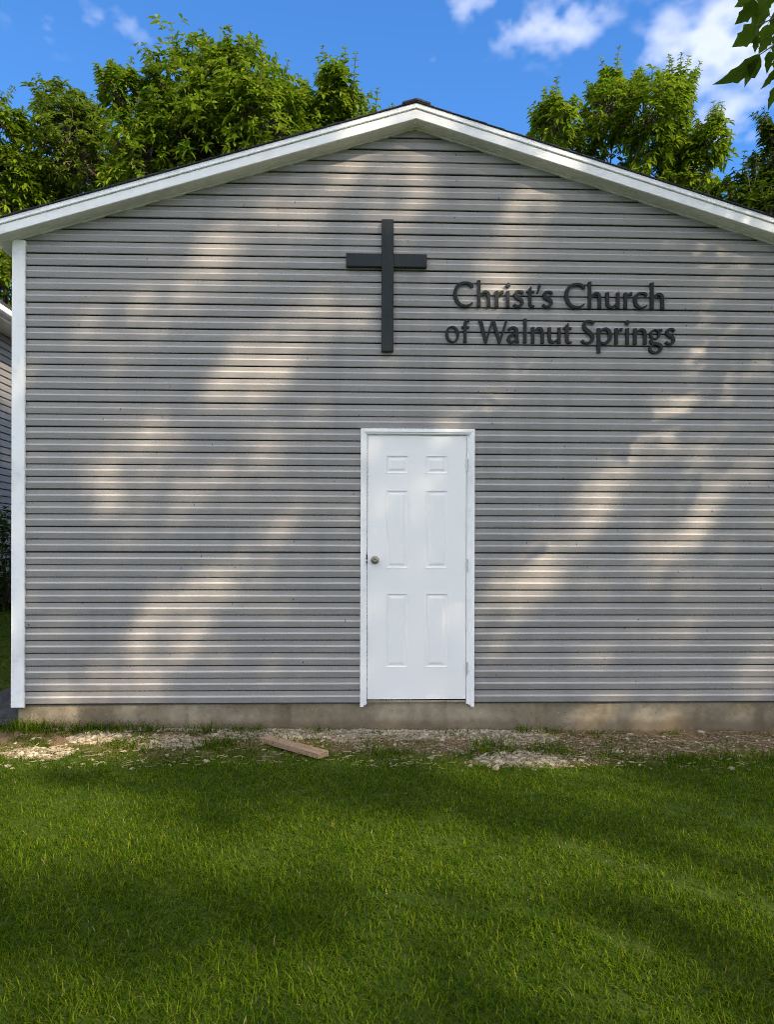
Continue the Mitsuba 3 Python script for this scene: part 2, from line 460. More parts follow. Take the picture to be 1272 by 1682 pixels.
v, f, c = stones(x, y, rng.uniform(0.004, 0.016, 1500), np.array([[0.44, 0.40, 0.34]]) * (0.6 + 0.5 * rng.random((1500, 1))), 0.5)
sv.append(v); sf.append(f + off); sc.append(c)
add('gravel', (np.vstack(sv), np.vstack(sf)), 'stone', 'pale limestone chips and pebbles in bare patches along the foundation', 'gravel', kind='stuff', color=np.vstack(sc))

# ------------------------------------------------------------------ the church building
B = 'church_building'
tag(B, 'grey lap sided gable building with white trim and a white six panel door', 'building')
HW, APEX, SL = 3.05, 4.632, 0.299
DX0, DX1, DZ0, DZ1 = -0.357, 0.405, 0.238, 2.270            # door slab
OX0, OX1, OZ1 = -0.411, 0.466, 2.318                        # outside of the casing
rake_z = lambda x: APEX - SL * np.abs(x)

wall_poly = Polygon([(-HW + .03, 0.2), (HW - .03, 0.2), (HW - .03, rake_z(HW - .03) + .01), (0, APEX + .01), (-HW + .03, rake_z(HW - .03) + .01)])
wall_poly = wall_poly.difference(sbox(OX0 + .03, 0.1, OX1 - .03, OZ1 - .03))
add(B + '__front_wall', extrude(wall_poly, 0.012, 0.05), 'sheathing')
COURSE = [0.2117 + 0.09712 * i - 0.000054 * i * i for i in range(48)]
PROFILE = [(0.004, 0.0), (-0.0090, 0.0), (-0.0115, 0.003), (-0.0150, 0.455), (-0.0050, 0.575), (-0.0020, 0.912), (0.004, 0.926)]


def board(x0, x1, z0, e, clip, rng):
    """One course of siding, its ends cut along the rakes, faintly wavy along its length."""
    n = max(3, int((x1 - x0) / .6) + 1)
    wz, wy = rng.normal(0, .0007, n), rng.normal(0, .0009, n)
    v = []
    for k in range(n):
        for py, pz in PROFILE:
            z = z0 + (pz if pz in (0.0, 0.003) else pz * e)
            lim = (APEX + 0.012 - z) / SL
            lo, hi = (max(-lim, x0), min(lim, x1)) if clip else (x0, x1)
            v.append((lo + (hi - lo) * k / (n - 1), py + wy[k] * (py < 0), z + wz[k]))
    m = len(PROFILE)
    f = []
    for k in range(n - 1):
        for i in range(m):
            j = (i + 1) % m
            a, b = k * m + i, k * m + j
            f += [(a, a + m, b + m), (a, b + m, b)]
    q = (n - 1) * m
    f += [(0, i, i + 1) for i in range(1, m - 1)] + [(q, q + i + 1, q + i) for i in range(1, m - 1)]
    uv = np.tile([[0.0, p[1]] for p in PROFILE], (n, 1))
    return trimesh.Trimesh(np.array(v), np.array(f)[:, ::-1], process=False), uv


rj = np.random.default_rng(3)
XI = HW - 0.092
for i in range(47):
    z0, e = COURSE[i], COURSE[i + 1] - COURSE[i]
    if z0 > APEX - 0.02:
        break
    z0 = z0 + rj.normal(0, 0.0012)
    if z0 < OZ1 - 0.01 and z0 + e > OZ1 + 0.004:      # the course that the head casing cuts into
        spans = [(-XI, OX0 + 0.004), (OX1 - 0.004, XI)]
        if z0 + e > OZ1 + 0.02:
            pass
    elif z0 < OZ1 - 0.01:
        spans = [(-XI, OX0 + 0.004), (OX1 - 0.004, XI)]
    else:
        spans = [(-XI, XI)]
    for a, b in spans:
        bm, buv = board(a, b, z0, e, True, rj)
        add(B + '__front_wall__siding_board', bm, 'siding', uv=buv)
# cut course over the door
i = max(j for j in range(46) if COURSE[j] < OZ1 - 0.01)
top = COURSE[i + 1]
if top - OZ1 > 0.004:
    add(B + '__front_wall__siding_board', extrude(sbox(OX0, OZ1 - 0.004, OX1, top - 0.011), -0.008, 0.002), 'siding')

# corner posts
for s in (-1, 1):
    xo, xi = s * (HW + 0.004), s * (HW - 0.086)
    m = [cbox(min(xo, xi), max(xo, xi), -0.024, 0.06, 0.186, rake_z(HW) + 0.004, 0.004),
         cbox(*sorted((xi, s * (HW - 0.096))), -0.029, -0.002, 0.186, rake_z(HW) + 0.003, 0.003),
         cbox(*sorted((s * (HW - 0.05), xo)), 0.06, 0.15, 0.186, rake_z(HW) + 0.004, 0.004)]
    add(B + '__corner_trim', join(m), 'white_trim')

# foundation
fp = [cbox(-3.02, 3.02, 0.022, 0.2, -0.4, 0.2115, 0.004), cbox(-3.02, -2.85, 0.2, 8.0, -0.4, 0.20, 0.004), cbox(2.85, 3.02, 0.2, 8.0, -0.4, 0.20, 0.004), cbox(-2.85, 2.85, 7.85, 8.0, -0.4, 0.20, 0.004)]
add(B + '__foundation', join(fp), 'concrete')

# side and back walls
side_n = int((3.7 - 0.21) / 0.0965)
for s in (-1, 1):
    ring = []
    for i in range(side_n):
        ring += [(py, 0.21 + 0.0965 * (i + pz if pz > 0.01 else i) + (pz if pz <= 0.01 else 0)) for py, pz in PROFILE[1:]]
    ring = [(py, z) for py, z in ring] + [(0.03, ring[-1][1]), (0.03, 0.21)]
    n = len(ring)
    v = [(s * (HW - 0.012 - py) if True else 0, yy, z) for yy in (0.15, 7.95) for py, z in ring]
    f = []
    for i in range(n):
        j = (i + 1) % n
        f += [(i, j, j + n), (i, j + n, i + n)]
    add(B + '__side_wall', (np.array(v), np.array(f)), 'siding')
back = Polygon([(-HW + .05, 0.2), (HW - .05, 0.2), (HW - .05, rake_z(HW)), (0, APEX), (-HW + .05, rake_z(HW))])
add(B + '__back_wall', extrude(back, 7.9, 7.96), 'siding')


def sweep_rake(section, side, x1, x0=0.0):
    """section: (y, dz) points; swept down one rake from the ridge, with upright ends that mitre at the apex."""
    n = len(section)
    v = [(side * xx, py, APEX - SL * xx + pz) for xx in (x0, x1) for py, pz in section]
    f = []
    for i in range(n):
        j = (i + 1) % n
        f += [(i, j, j + n), (i, j + n, i + n)]
    poly = Polygon(section)
    _, tri = trimesh.creation.triangulate_polygon(poly, engine='earcut')
    tv, tri = trimesh.creation.triangulate_polygon(poly, engine='earcut')
    key = {(round(a, 6), round(b, 6)): i for i, (a, b) in enumerate(section)}
    idx = np.array([key[(round(a, 6), round(b, 6))] for a, b in tv])
    tri = idx[tri]
    f = np.vstack([np.array(f), tri, tri[:, ::-1] + n])
    m = trimesh.Trimesh(np.array(v, float), f, process=False)
    m.fix_normals()
    return m


XE = 3.16
OH = 0.143
for s in (-1, 1):
    groove = [(0.0, 0.0)] + [p for gy in (-0.036, -0.072, -0.108) for p in ((gy + .0025, 0), (gy + .0015, .005), (gy - .0015, .005), (gy - .0025, 0))] + [(-OH, 0), (-OH, .012), (0, .012)]
    add(B + '__rake_soffit', sweep_rake(groove, s, XE), 'soffit_white')
    add(B + '__rake_fascia', sweep_rake([(-OH, -.003), (-OH - .010, -.003), (-OH - .013, .0), (-OH - .012, .062), (-OH - .010, .067), (-OH, .067)], s, XE + .012), 'white_trim')
    add(B + '__drip_edge', sweep_rake([(-OH - .004, .071), (-OH - .019, .071), (-OH - .023, .074), (-OH - .016, .110), (-OH - .012, .114), (-OH - .004, .114)], s, XE + .02), 'white_trim')
    add(B + '__rake_channel', sweep_rake([(-.002, -.007), (-.022, -.007), (-.024, -.006), (-.024, -.001), (-.002, -.001)], s, HW - .02), 'white_trim')
    # eaves
    ev = np.array([(s * xx, yy, rake_z(xx) + dz) for xx in (HW + 0.002, XE) for yy in (-OH + .002, 8.1) for dz in (0.002, 0.013)])
    add(B + '__eave_soffit', hull(ev), 'soffit_white')
    add(B + '__eave_fascia', cbox(*sorted((s * XE, s * (XE + .012))), -OH + .001, 8.1, rake_z(XE) - .004, rake_z(XE) + .105, .003), 'white_trim')
# roof deck and shingles
for s in (-1, 1):
    dk = np.array([(s * xx, yy, rake_z(xx) + dz) for xx in (0, XE + .012) for yy in (-OH + .001, 8.1) for dz in (.05, .1155)])
    add(B + '__roof_deck', hull(dk), 'sheathing')
rr = np.random.default_rng(5)
nS = 24
for s in (-1, 1):
    edges = np.linspace(0.0, XE + 0.035, nS + 1)
    for i in range(nS):
        xi, xo = edges[i] + .0004, edges[i + 1]
        yf = -OH - .030 + rr.normal(0, .002)
        t = .0065 + rr.normal(0, .0006)
        v = np.array([(s * xx, yy, rake_z(xx) + dz) for yy in (yf, 8.15) for xx, dz in ((xo, .1165), (xo, .1165 + t), (xi, .1188), (xi, .1165))])
        add(B + '__roof__shingle_course', hull(v), 'shingle')
cap = []
for s in (-1, 1):
    cap.append(hull([(s * xx, yy, rake_z(xx) + dz) for xx in (0.0, .107) for yy in (-OH - .036, 8.16) for dz in (.1242 if xx else .1235, .1375)]))
add(B + '__roof__ridge_cap', join(cap), 'shingle')

# door: frame with casing, slab with six pressed panels
jw = .010
jamb = Polygon([(OX0 + .030, .200), (OX1 - .032, .200), (OX1 - .032, OZ1 - .028), (OX0 + .030, OZ1 - .028)]).difference(sbox(DX0 - .004, .1, DX1 + .004, DZ1 + .005))
add(B + '__door_frame', join([extrude(jamb, -.012, .06), extrude(jamb.buffer(.0).difference(sbox(DX0 - .02, .1, DX1 + .02, DZ1 + .02)), -.016, -.012)]), 'white_trim')


def casing(poly_out, poly_in):
    return join([extrude(poly_out, -.042, .012), extrude(poly_in, -.030, .012)])


w1, w2 = .026, .042
zb = .186
add(B + '__door_frame__casing', casing(Polygon([(OX0, zb), (OX0 + w1, zb), (OX0 + w1, OZ1 - w1), (OX0, OZ1)]), Polygon([(OX0 + w1, zb + .012), (OX0 + w2, zb + .012), (OX0 + w2, OZ1 - w2 + .004), (OX0 + w1, OZ1 - w1)])), 'white_trim')
add(B + '__door_frame__casing', casing(Polygon([(OX1 - w1, zb), (OX1, zb), (OX1, OZ1), (OX1 - w1, OZ1 - w1)]), Polygon([(OX1 - w2, zb + .012), (OX1 - w1, zb + .012), (OX1 - w1, OZ1 - w1), (OX1 - w2, OZ1 - w2 + .004)])), 'white_trim')
add(B + '__door_frame__casing', casing(Polygon([(OX0 + .0005, OZ1), (OX0 + w1 + .0005, OZ1 - w1), (OX1 - w1 - .0005, OZ1 - w1), (OX1 - .0005, OZ1)]), Polygon([(OX0 + w1 + .0005, OZ1 - w1), (OX0 + w2 + .0005, OZ1 - w2 + .004), (OX1 - w2 - .0005, OZ1 - w2 + .004), (OX1 - w1 - .0005, OZ1 - w1)])), 'white_trim')
DW, DH = DX1 - DX0, DZ1 - DZ0
rects = []
for r0, r1 in ((.074, .146), (.206, .505), (.597, .882)):
    for c0, c1 in ((.182, .414), (.584, .816)):
        rects.append((DX0 + c0 * DW, DZ1 - r1 * DH, DX0 + c1 * DW, DZ1 - r0 * DH))
slab = sbox(DX0, DZ0, DX1, DZ1)
for r in rects:
    slab = slab.difference(sbox(*r))
FY = -.006
add(B + '__door', join([extrude(slab, FY, FY + .03), cbox(DX0 + .001, DX1 - .001, FY + .03, FY + .044, DZ0, DZ1, .001)]), 'door_white')


def pressed(r):
    rings = [(0, 0), (.003, -.0022), (.007, -.0022), (.012, .004), (.018, .0065), (.024, .0065), (.040, .0005), (.043, 0.0)]
    v, f = [], []
    for ins, dy in rings:
        x0, z0, x1, z1 = r[0] + ins, r[1] + ins, r[2] - ins, r[3] - ins
        v += [(x0, FY + dy, z0), (x1, FY + dy, z0), (x1, FY + dy, z1), (x0, FY + dy, z1)]
    for i in range(len(rings) - 1):
        for k in range(4):
            a, b = 4 * i + k, 4 * i + (k + 1) % 4
            f += [(a, b, b + 4), (a, b + 4, a + 4)]
    n = 4 * (len(rings) - 1)
    f += [(n, n + 1, n + 2), (n, n + 2, n + 3)]
    return trimesh.Trimesh(np.array(v), np.array(f), process=False)


for r in rects:
    add(B + '__door__panel', pressed(r), 'door_white')
add(B + '__door__door_sweep', cbox(DX0 - .002, DX1 + .002, FY + .006, .05, .2285, DZ0 - .001, .001), 'black_gap')
add(B + '__door_frame__threshold', cbox(DX0 - .001, DX1 + .001, -.004, .05, .2118, .2282, .002), 'concrete')


def revolve_y(profile, cx, cy, cz, sections=40):
    """profile: (radius, distance out of the door)."""
    m = trimesh.creation.revolve(np.array(profile), sections=sections)
    v = m.vertices
    return trimesh.Trimesh(np.stack([cx + v[:, 0], cy - v[:, 2], cz + v[:, 1]], 1), m.faces, process=False)


KX, KZ = -0.300, 1.309
knob = revolve_y([(0, 0), (.0325, 0), (.0325, .003), (.030, .006), (.016, .009), (.0135, .014), (.0135, .024), (.019, .030), (.0255, .037), (.0275, .046), (.0265, .054), (.022, .060), (.0145, .0615), (.012, .058), (.006, .0575), (.004, .060), (0, .060)], KX, FY - .0002, KZ)
knob.fix_normals()
add(B + '__door__knob', knob, 'nickel', smooth=35)
add(B + '__door_frame__latch_plate', join([cbox(DX0 - .012, DX0 - .004, -.0145, -.010, 1.312, 1.352, .001), cbox(DX0 - .013, DX0 - .003, -.0150, -.010, 1.284, 1.299, .001)]), 'black_gap')
for hz in (2.045, 1.270, 0.475):
    kn = []
    for q in range(5):
        c = trimesh.creation.cylinder(radius=.0072 if q % 2 else .0066, height=.0195, sections=14)
        c.apply_translation((DX1 + .004, FY - .008, hz - .04 + .02 * q))
        kn.append(c)
    kn.append(cbox(DX1 + .004, DX1 + .014, FY - .0085, FY - .004, hz - .05, hz + .05, .0005))
    add(B + '__door_frame__hinge', join(kn), 'hinge_metal', smooth=35)

# ------------------------------------------------------------------ cross
C = 'wall_cross'
tag(C, 'plain dark slate cross mounted on the grey siding above the door', 'cross')
add(C + '__upright', cbox(-.255, -.163, -.056, -.0145, 2.905, 3.914, .003), 'dark_paint')
add(C + '__crossbar', join([cbox(-.527, -.2552, -.053, -.0145, 3.552, 3.652, .003), cbox(-.1628, .092, -.053, -.0145, 3.552, 3.652, .003)]), 'dark_paint')


# ------------------------------------------------------------------ lettering
def stroke(pts, n=10):
    """A pen stroke: Catmull-Rom through (x, y, width)."""
    p = np.array(pts, float)
    q = np.vstack([2 * p[0] - p[1], p, 2 * p[-1] - p[-2]])
    out = []
    for i in range(1, len(q) - 2):
        for t in np.linspace(0, 1, n, endpoint=False):
            a, b, c, d = q[i - 1], q[i], q[i + 1], q[i + 2]
            out.append(0.5 * (2 * b + (c - a) * t + (2 * a - 5 * b + 4 * c - d) * t * t + (3 * b - a - 3 * c + d) * t ** 3))
    out = np.array(out + [p[-1]])
    d = np.gradient(out[:, :2], axis=0); d /= np.linalg.norm(d, axis=1, keepdims=True)
    o = np.stack([-d[:, 1], d[:, 0]], 1) * out[:, 2:] / 2
    a, b = out[:, :2] + o, out[:, :2] - o
    return unary_union([Polygon([a[i], a[i + 1], b[i + 1], b[i]]).buffer(.12) for i in range(len(out) - 1)])


def stem(x, y0, y1, w=5.8, fl=.35):
    m = (y0 + y1) / 2
    return Polygon([(x - fl, y0), (x + w + fl, y0), (x + w, y0 + 4), (x + w, y1 - 4), (x + w + fl * .6, y1), (x - fl, y1 - .9), (x, y1 - 4), (x, y0 + 4)])


def ring(cx, cy, rx, ry, ix, iy, tilt=0):
    e = shapely.affinity.scale(Point(0, 0).buffer(1, 32), rx, ry).difference(shapely.affinity.rotate(shapely.affinity.scale(Point(0, 0).buffer(1, 32), ix, iy), tilt))
    return shapely.affinity.translate(e, cx, cy)


def arch(x0, h=26):
    return [stroke([(x0 - 1.2, 17, 3), (x0 + 3, 22.6, 3.6), (x0 + 7.5, 24.6, 4.6), (x0 + 11.8, 22.6, 5.6), (x0 + 13.5, 16.5, 5.8), (x0 + 13.5, 12, 5.8)]), stem(x0 + 10.6, 0, 15)]


GLYPH = {
    'C': (33, lambda: [stroke([(31.3, 31.6, 5.2), (30.2, 35.3, 5.2), (26, 38.2, 4.4), (20, 39.2, 3.8), (12, 37.2, 4.8), (5.5, 30.8, 6), (2.9, 20.5, 6.4), (5.5, 10, 6), (11.5, 3.2, 5), (19.5, 1.2, 3.8), (26.5, 2.4, 3.4), (32.2, 6.8, 2.2)])]),
    'h': (22, lambda: [stem(0, 0, 44)] + arch(5.8)),
    'r': (14.5, lambda: [stem(0, 0, 27), stroke([(4.6, 17, 3), (7.6, 22.4, 3.8), (10.8, 24.4, 5), (14.2, 24.2, 5.2)])]),
    'i': (6.3, lambda: [stem(0, 0, 27), Point(3.1, 36).buffer(4.0, 24)]),
    's': (17.5, lambda: [stroke([(16.2, 22.2, 4.6), (13.6, 25.2, 4.2), (9.6, 26, 3.8), (5.4, 24.6, 4.8), (3.5, 21, 5.4), (5.2, 17.2, 5.8), (9, 14.6, 6.2), (13, 11.6, 6.2), (14.6, 7.5, 5.6), (12.2, 3.2, 4.8), (8, 1.4, 3.7), (3.8, 2.4, 4), (1.0, 5, 4.4)])]),
    't': (14, lambda: [Polygon([(3.5, 6), (9.3, 6), (9.3, 34), (7.6, 34.4), (3.5, 30)]), stroke([(6.4, 9, 5.8), (6.9, 4.4, 5.4), (9.6, 1.8, 4.2), (14, 2.3, 2.6)]), sbox(0, 23.8, 14, 27.2)]),
    "'": (8.6, lambda: [Polygon([(3.6, 39.5), (9, 38.6), (3.2, 23), (.2, 23.6)])]),
    'u': (23.3, lambda: [stem(0, 9, 27), stroke([(2.9, 11, 5.8), (3.9, 5, 5.6), (8, 2, 4.6), (12.6, 2.9, 3.8), (16, 5.4, 3.2), (18.6, 9.5, 3)]), stem(17.5, 0, 27)]),
    'c': (23.5, lambda: [stroke([(22, 21, 4.6), (19.6, 24.8, 4.6), (14.5, 26, 3.8), (8, 24, 5), (3.9, 19, 6), (3.2, 12.5, 6.2), (5.6, 5.5, 5.6), (11, 1.8, 4.2), (16.5, 2, 3.4), (22.8, 5.8, 2.2)])]),
    'o': (23.6, lambda: [ring(11.8, 13.1, 11.8, 13.8, 6.5, 11.0, 8)]),
    'f': (14, lambda: [stem(3.4, 0, 31), stroke([(6.3, 28, 5.8), (6.9, 33, 5.6), (9.4, 36.4, 4.6), (14, 36.2, 4.8)]), sbox(0, 23.4, 13.4, 26.8)]),
    'W': (49.6, lambda: [Polygon([(0, 38), (6.6, 38), (15.2, 4), (14.6, -.4), (10.4, -.4)]), Polygon([(10.8, -.4), (14.8, -.4), (25.6, 38), (22.2, 38)]), Polygon([(21.6, 38), (27.6, 38), (37.2, 4), (37, -.4), (33, -.4)]), Polygon([(33.2, -.4), (37.2, -.4), (49.4, 38), (45, 38)])]),
    'a': (21.4, lambda: [stroke([(3.2, 21.2, 4.6), (6.8, 24.6, 4.2), (11.8, 25.4, 4.4), (15.8, 22.4, 5.6), (16.8, 17, 5.8), (16.8, 8, 5.8), (17.4, 3.2, 5.4), (20.8, 1.2, 3)]), stroke([(16, 16, 3), (9.6, 14, 3.6), (4.6, 10.8, 5.2), (3.0, 6, 5.6), (5.8, 2.1, 4.6), (10.6, 2.3, 3.8), (16, 7, 2.8)])]),
    'l': (5.8, lambda: [stem(0, 0, 41)]),
    'n': (21.6, lambda: [stem(0, 0, 27)] + arch(5.6)),
    'S': (21.7, lambda: [stroke([(20, 32.6, 5), (18, 36, 4.6), (13.4, 37.8, 3.8), (8, 36.4, 5), (4.4, 31.6, 6), (5.2, 26.6, 6.2), (9.4, 22.4, 6.4), (14.4, 18.2, 6.6), (18.2, 13.2, 6.4), (18.2, 7.4, 6.2), (14.2, 2.8, 5), (8.5, 1.2, 3.8), (3.6, 2.8, 4.2), (.9, 6.2, 4.6)])]),
    'p': (24.8, lambda: [stem(0, -15, 26.6), stroke([(4.6, 18.6, 3), (9, 23.6, 4), (14.5, 25.1, 5), (20, 21.3, 6), (21.8, 13.5, 6.2), (19.5, 5.7, 5.8), (13.5, 1.5, 4.4), (8.4, 1.8, 3.4), (4.6, 4.6, 3)])]),
    'g': (23, lambda: [ring(10.4, 17, 9.2, 8.9, 4.6, 6.2), stroke([(14.5, 23.6, 3.4), (19, 24.1, 3.8), (22.8, 23.9, 3.6)]), stroke([(6.6, 10, 3.2), (3.8, 6.4, 4.4), (5.6, 3.0, 4.8), (12, 1.6, 5.2), (18.6, -.4, 5.6), (20.4, -5, 5.2), (17.8, -10.6, 4.8), (11, -13.4, 4.2), (4.4, -11.4, 4.8), (2.2, -6.8, 4.6), (4.8, -2.2, 3.8), (8.6, 1.0, 3)])]),
}
LINES = [(3.263, [('C', .298, .1541), ('h', .4827, .1035), ('r', .6215, .0683), ('i', .7082, .0297), ('s', .7629, .0826), ('t', .862, .0661), ("'", .9424, .0407), ('s', .9868, .0856), ('C', 1.1624, .1589), ('h', 1.345, .1045), ('u', 1.4828, .1109), ('r', 1.6256, .0686), ('c', 1.6999, .1126), ('h', 1.832, .1103)]),
         (2.986, [('o', .2359, .1107), ('f', .3612, .0634), ('W', .4904, .2336), ('a', .7118, .1009), ('l', .841, .0274), ('n', .902, .1002), ('u', 1.032, .1023), ('t', 1.1499, .0701), ('S', 1.2935, .103), ('p', 1.416, .1179), ('r', 1.5549, .0628), ('i', 1.6406, .0286), ('n', 1.7006, .1044), ('g', 1.8218, .1098), ('s', 1.9507, .0813)])]
LK = 'wall_lettering'
tag(LK, "raised black letters reading Christ's Church of Walnut Springs on the siding right of the cross", 'sign')
US = 1 / 213.5
for base, row in LINES:
    for ch, x0, w in row:
        gw, fn = GLYPH[ch]
        g = unary_union(fn()).buffer(-.28)
        g = shapely.affinity.affine_transform(g, [w / gw, 0, 0, US, x0, base]).simplify(.0003)
        add(LK + '__letter', extrude(g, -.035, -.0142), 'letter_paint')

# ------------------------------------------------------------------ length of lumber
bx = cbox(-.31, .31, -.048, .048, 0, .038, .003)
a = math.atan2(-.431, .443)
R = np.array([[math.cos(a), -math.sin(a), 0], [math.sin(a), math.cos(a), 0], [0, 0, 1]])
bx = trimesh.Trimesh(bx.vertices @ R.T + np.array([-.869, -.605, float(gz(-.869, -.605)) + .016]), bx.faces, process=False)
add('lumber_board', bx, 'lumber', 'short brown offcut of lumber lying on the grass and gravel below the wall', 'board')

# ------------------------------------------------------------------ crumpled fabric at the left corner
u, w = np.meshgrid(np.linspace(0, 1, 40), np.linspace(0, 1, 60))
fx, fy = -3.72 + .66 * u, -.05 + 1.5 * w
fz = gz(fx, fy) + .03 + .16 * (meshkit.fbm(np.stack([fx * 5, fy * 4, 0 * fx], -1), 4, 6) - .3) * np.minimum(1, 6 * np.minimum(np.minimum(u, 1 - u), np.minimum(w, 1 - w)))
fi = (np.arange(59)[:, None] * 40 + np.arange(39)[None]).ravel()
add('landscape_fabric', (np.stack([fx, fy, fz], -1).reshape(-1, 3), np.stack([fi, fi + 1, fi + 41, fi + 40], 1)), 'fabric', 'crumpled dark grey landscape fabric on the ground beside the left corner of the building', 'fabric', smooth=True)

# ------------------------------------------------------------------ neighbouring house
N = 'neighbor_house'
tag(N, 'grey sided house with white fascia glimpsed at the left edge behind the white corner trim', 'house')
NX, NY0, NY1, NZ = -5.40, 2.0, 12.0, 4.38
add(N + '__wall', cbox(NX - 6.0, NX - .012, NY0, NY1, .5, NZ + .1, .002), 'sheathing')
nb = 36
for i in range(nb):
    z0 = 0.86 + i * .0978
    ring_ = [(py, z0 + (pz if pz in (0.0, .003) else pz * .0978)) for py, pz in [(.0, 0.), (-.011, 0.), (-.014, .003), (-.004, .87), (.0, .9)]]
    n = len(ring_)
    v = [(NX - .012 - py, yy, z) for yy in (NY0, NY1) for py, z in ring_]
    f = []
    for q in range(n):
        j = (q + 1) % n
        f += [(q, j, j + n), (q, j + n, q + n)]
    add(N + '__wall__siding_board', (np.array(v), np.array(f)), 'neighbor_siding')
add(N + '__foundation', cbox(NX - 6.0, NX - .02, NY0 + .01, NY1 - .01, .0, .86, .004), 'concrete')
add(N + '__soffit', cbox(NX - .01, NX + .30, NY0 - .3, NY1 + .3, NZ, NZ + .015, .002), 'soffit_white')
add(N + '__fascia', cbox(NX + .301, NX + .325, NY0 - .31, NY1 + .31, NZ - .01, NZ + .10, .003), 'white_trim')
add(N + '__gutter', cbox(NX + .326, NX + .42, NY0 - .31, NY1 + .31, NZ + .02, NZ + .12, .02), 'soffit_white')
rf = hull([(xx, yy, zz + dz) for xx, zz in ((NX + .40, NZ + .125), (NX - 3.0, NZ + 1.6)) for yy in (NY0 - .33, NY1 + .33) for dz in (0, .04)])
rf2 = hull([(xx, yy, zz + dz) for xx, zz in ((NX - 6.4, NZ + .125), (NX - 3.0, NZ + 1.6)) for yy in (NY0 - .33, NY1 + .33) for dz in (0, .04)])
gable = hull([(NX - 6, yy, NZ + .1) for yy in (NY0, NY1)] + [(NX - .02, yy, NZ + .1) for yy in (NY0, NY1)] + [(NX - 3, yy, NZ + 1.55) for yy in (NY0, NY1)])
add(N + '__roof', join([rf, rf2]), 'shingle')
add(N + '__gable', gable, 'neighbor_siding')

# ------------------------------------------------------------------ trees
# sunlit gaps of the canopy, as the places on the wall (x, z) and on the lawn (x, y) that the sun reaches through them
WALL_GAPS = [([(-0.38, 4.4), (-1.1, 3.93), (-1.63, 3.39), (-2.34, 3.09)], 0.16, 0.75), ([(-0.69, 3.29), (-1.07, 2.95), (-1.41, 2.67)], 0.141, 1), ([(-2.01, 2.33), (-2.34, 1.95)], 0.16, 0.9),
             ([(-1.29, 2.23), (-1.57, 1.95), (-1.96, 1.72)], 0.122, 0.7), ([(-1.51, 1.14), (-1.95, 0.73), (-2.33, 0.4), (-2.66, 0.24)], 0.16, 1), ([(-0.79, 1.76), (-1.12, 1.34)], 0.131, 0.45),
             ([(0.09, 4.51), (-0.21, 4.08)], 0.16, 0.7), ([(0.91, 4.18), (0.77, 3.84), (0.66, 3.51)], 0.141, 0.85), ([(2.45, 3.65), (2.42, 3.33), (2.25, 3.04)], 0.15, 0.75),
             ([(2.08, 2.48), (1.74, 2.19), (1.42, 1.85), (1.09, 1.4), (0.81, 1.06)], 0.122, 1), ([(2.67, 2.89), (2.4, 2.48), (2.22, 2.25)], 0.113, 0.65), ([(2.51, 2.08), (2.11, 1.69), (1.77, 1.29)], 0.113, 0.75),
             ([(2.29, 1.06), (2.0, 0.72)], 0.122, 0.7), ([(2.78, 0.65), (2.6, 0.33)], 0.113, 0.7), ([(0.46, 2.69), (0.18, 2.46)], 0.122, 0.4), 
             ([(-2.55, 0.14), (-2.23, 0.15)], 0.075, 0.6), ([(1.33, 0.12), (1.55, 0.14)], 0.066, 0.6), ([(-.5, 4.62), (.55, 4.6)], .12, .6)]
LAWN_GAPS = [([(-2.25, -1.71), (-1.97, -1.85)], 0.22, 0.9), ([(-1.88, -2.28), (-1.46, -2.11)], 0.16, 0.7), ([(-0.99, -2.3), (-0.73, -2.13), (-0.38, -2.08), (-0.08, -2.16)], 0.15, 1),
             ([(-0.38, -2.41), (0.23, -2.49)], 0.13, 0.8), ([(0.57, -2.34), (0.86, -2.6), (1.13, -2.92)], 0.13, 0.8), ([(0.15, -3.03), (0.33, -3.2), (0.44, -3.31)], 0.13, 0.7),
             ([(-0.64, -3.25), (-0.46, -3.2), (-0.29, -2.98)], 0.11, 0.6), ([(-1.08, -3.43), (-0.89, -3.37)], 0.11, 0.7), ([(-1.49, -3.33), (-1.39, -3.39)], 0.1, 0.5), ([(1.03, -1.49), (1.22, -1.55)], 0.16, 0.6),
             ([(-2.64, -0.72), (-2.37, -0.58)], 0.2, 0.9), ([(0.45, -1.19), (1.0, -1.12)], 0.14, 0.6), ([(1.39, -2.06), (1.51, -2.29)], 0.15, 0.6), ([(-0.84, -2.59), (-0.58, -2.53)], 0.1, 0.45)]


def gap(p):
    """How open the canopy is at the points p, 0 to 1."""
    t = p[:, 1] / SUN[1]
    hit = p - t[:, None] * SUN                 # on the plane of the wall
    low = hit[:, 2] < 0.02
    t2 = p[:, 2] / SUN[2]
    hg = p - t2[:, None] * SUN
    out = np.zeros(len(p))
    for gaps, q, sel, f in ((WALL_GAPS, hit[:, [0, 2]], ~low, 1.6), (LAWN_GAPS, hg[:, :2], low, 2.15)):
        for pts, w, s in gaps:
            pts = np.array(pts)
            dmin = np.full(len(p), 9.0)
            for a, b in zip(pts[:-1], pts[1:]):
                ab = b - a
                u = np.clip(((q - a) @ ab) / (ab @ ab), 0, 1)
                dmin = np.minimum(dmin, np.linalg.norm(q - a - u[:, None] * ab, axis=1))
            out = np.maximum(out, np.where(sel, min(1.0, s ** .6 * (1.15 if f > 2 else 0.95)) * (1 - ss((.35 if f < 2 else .6) * w * f, 1.75 * w * f, dmin)), 0))
    return out


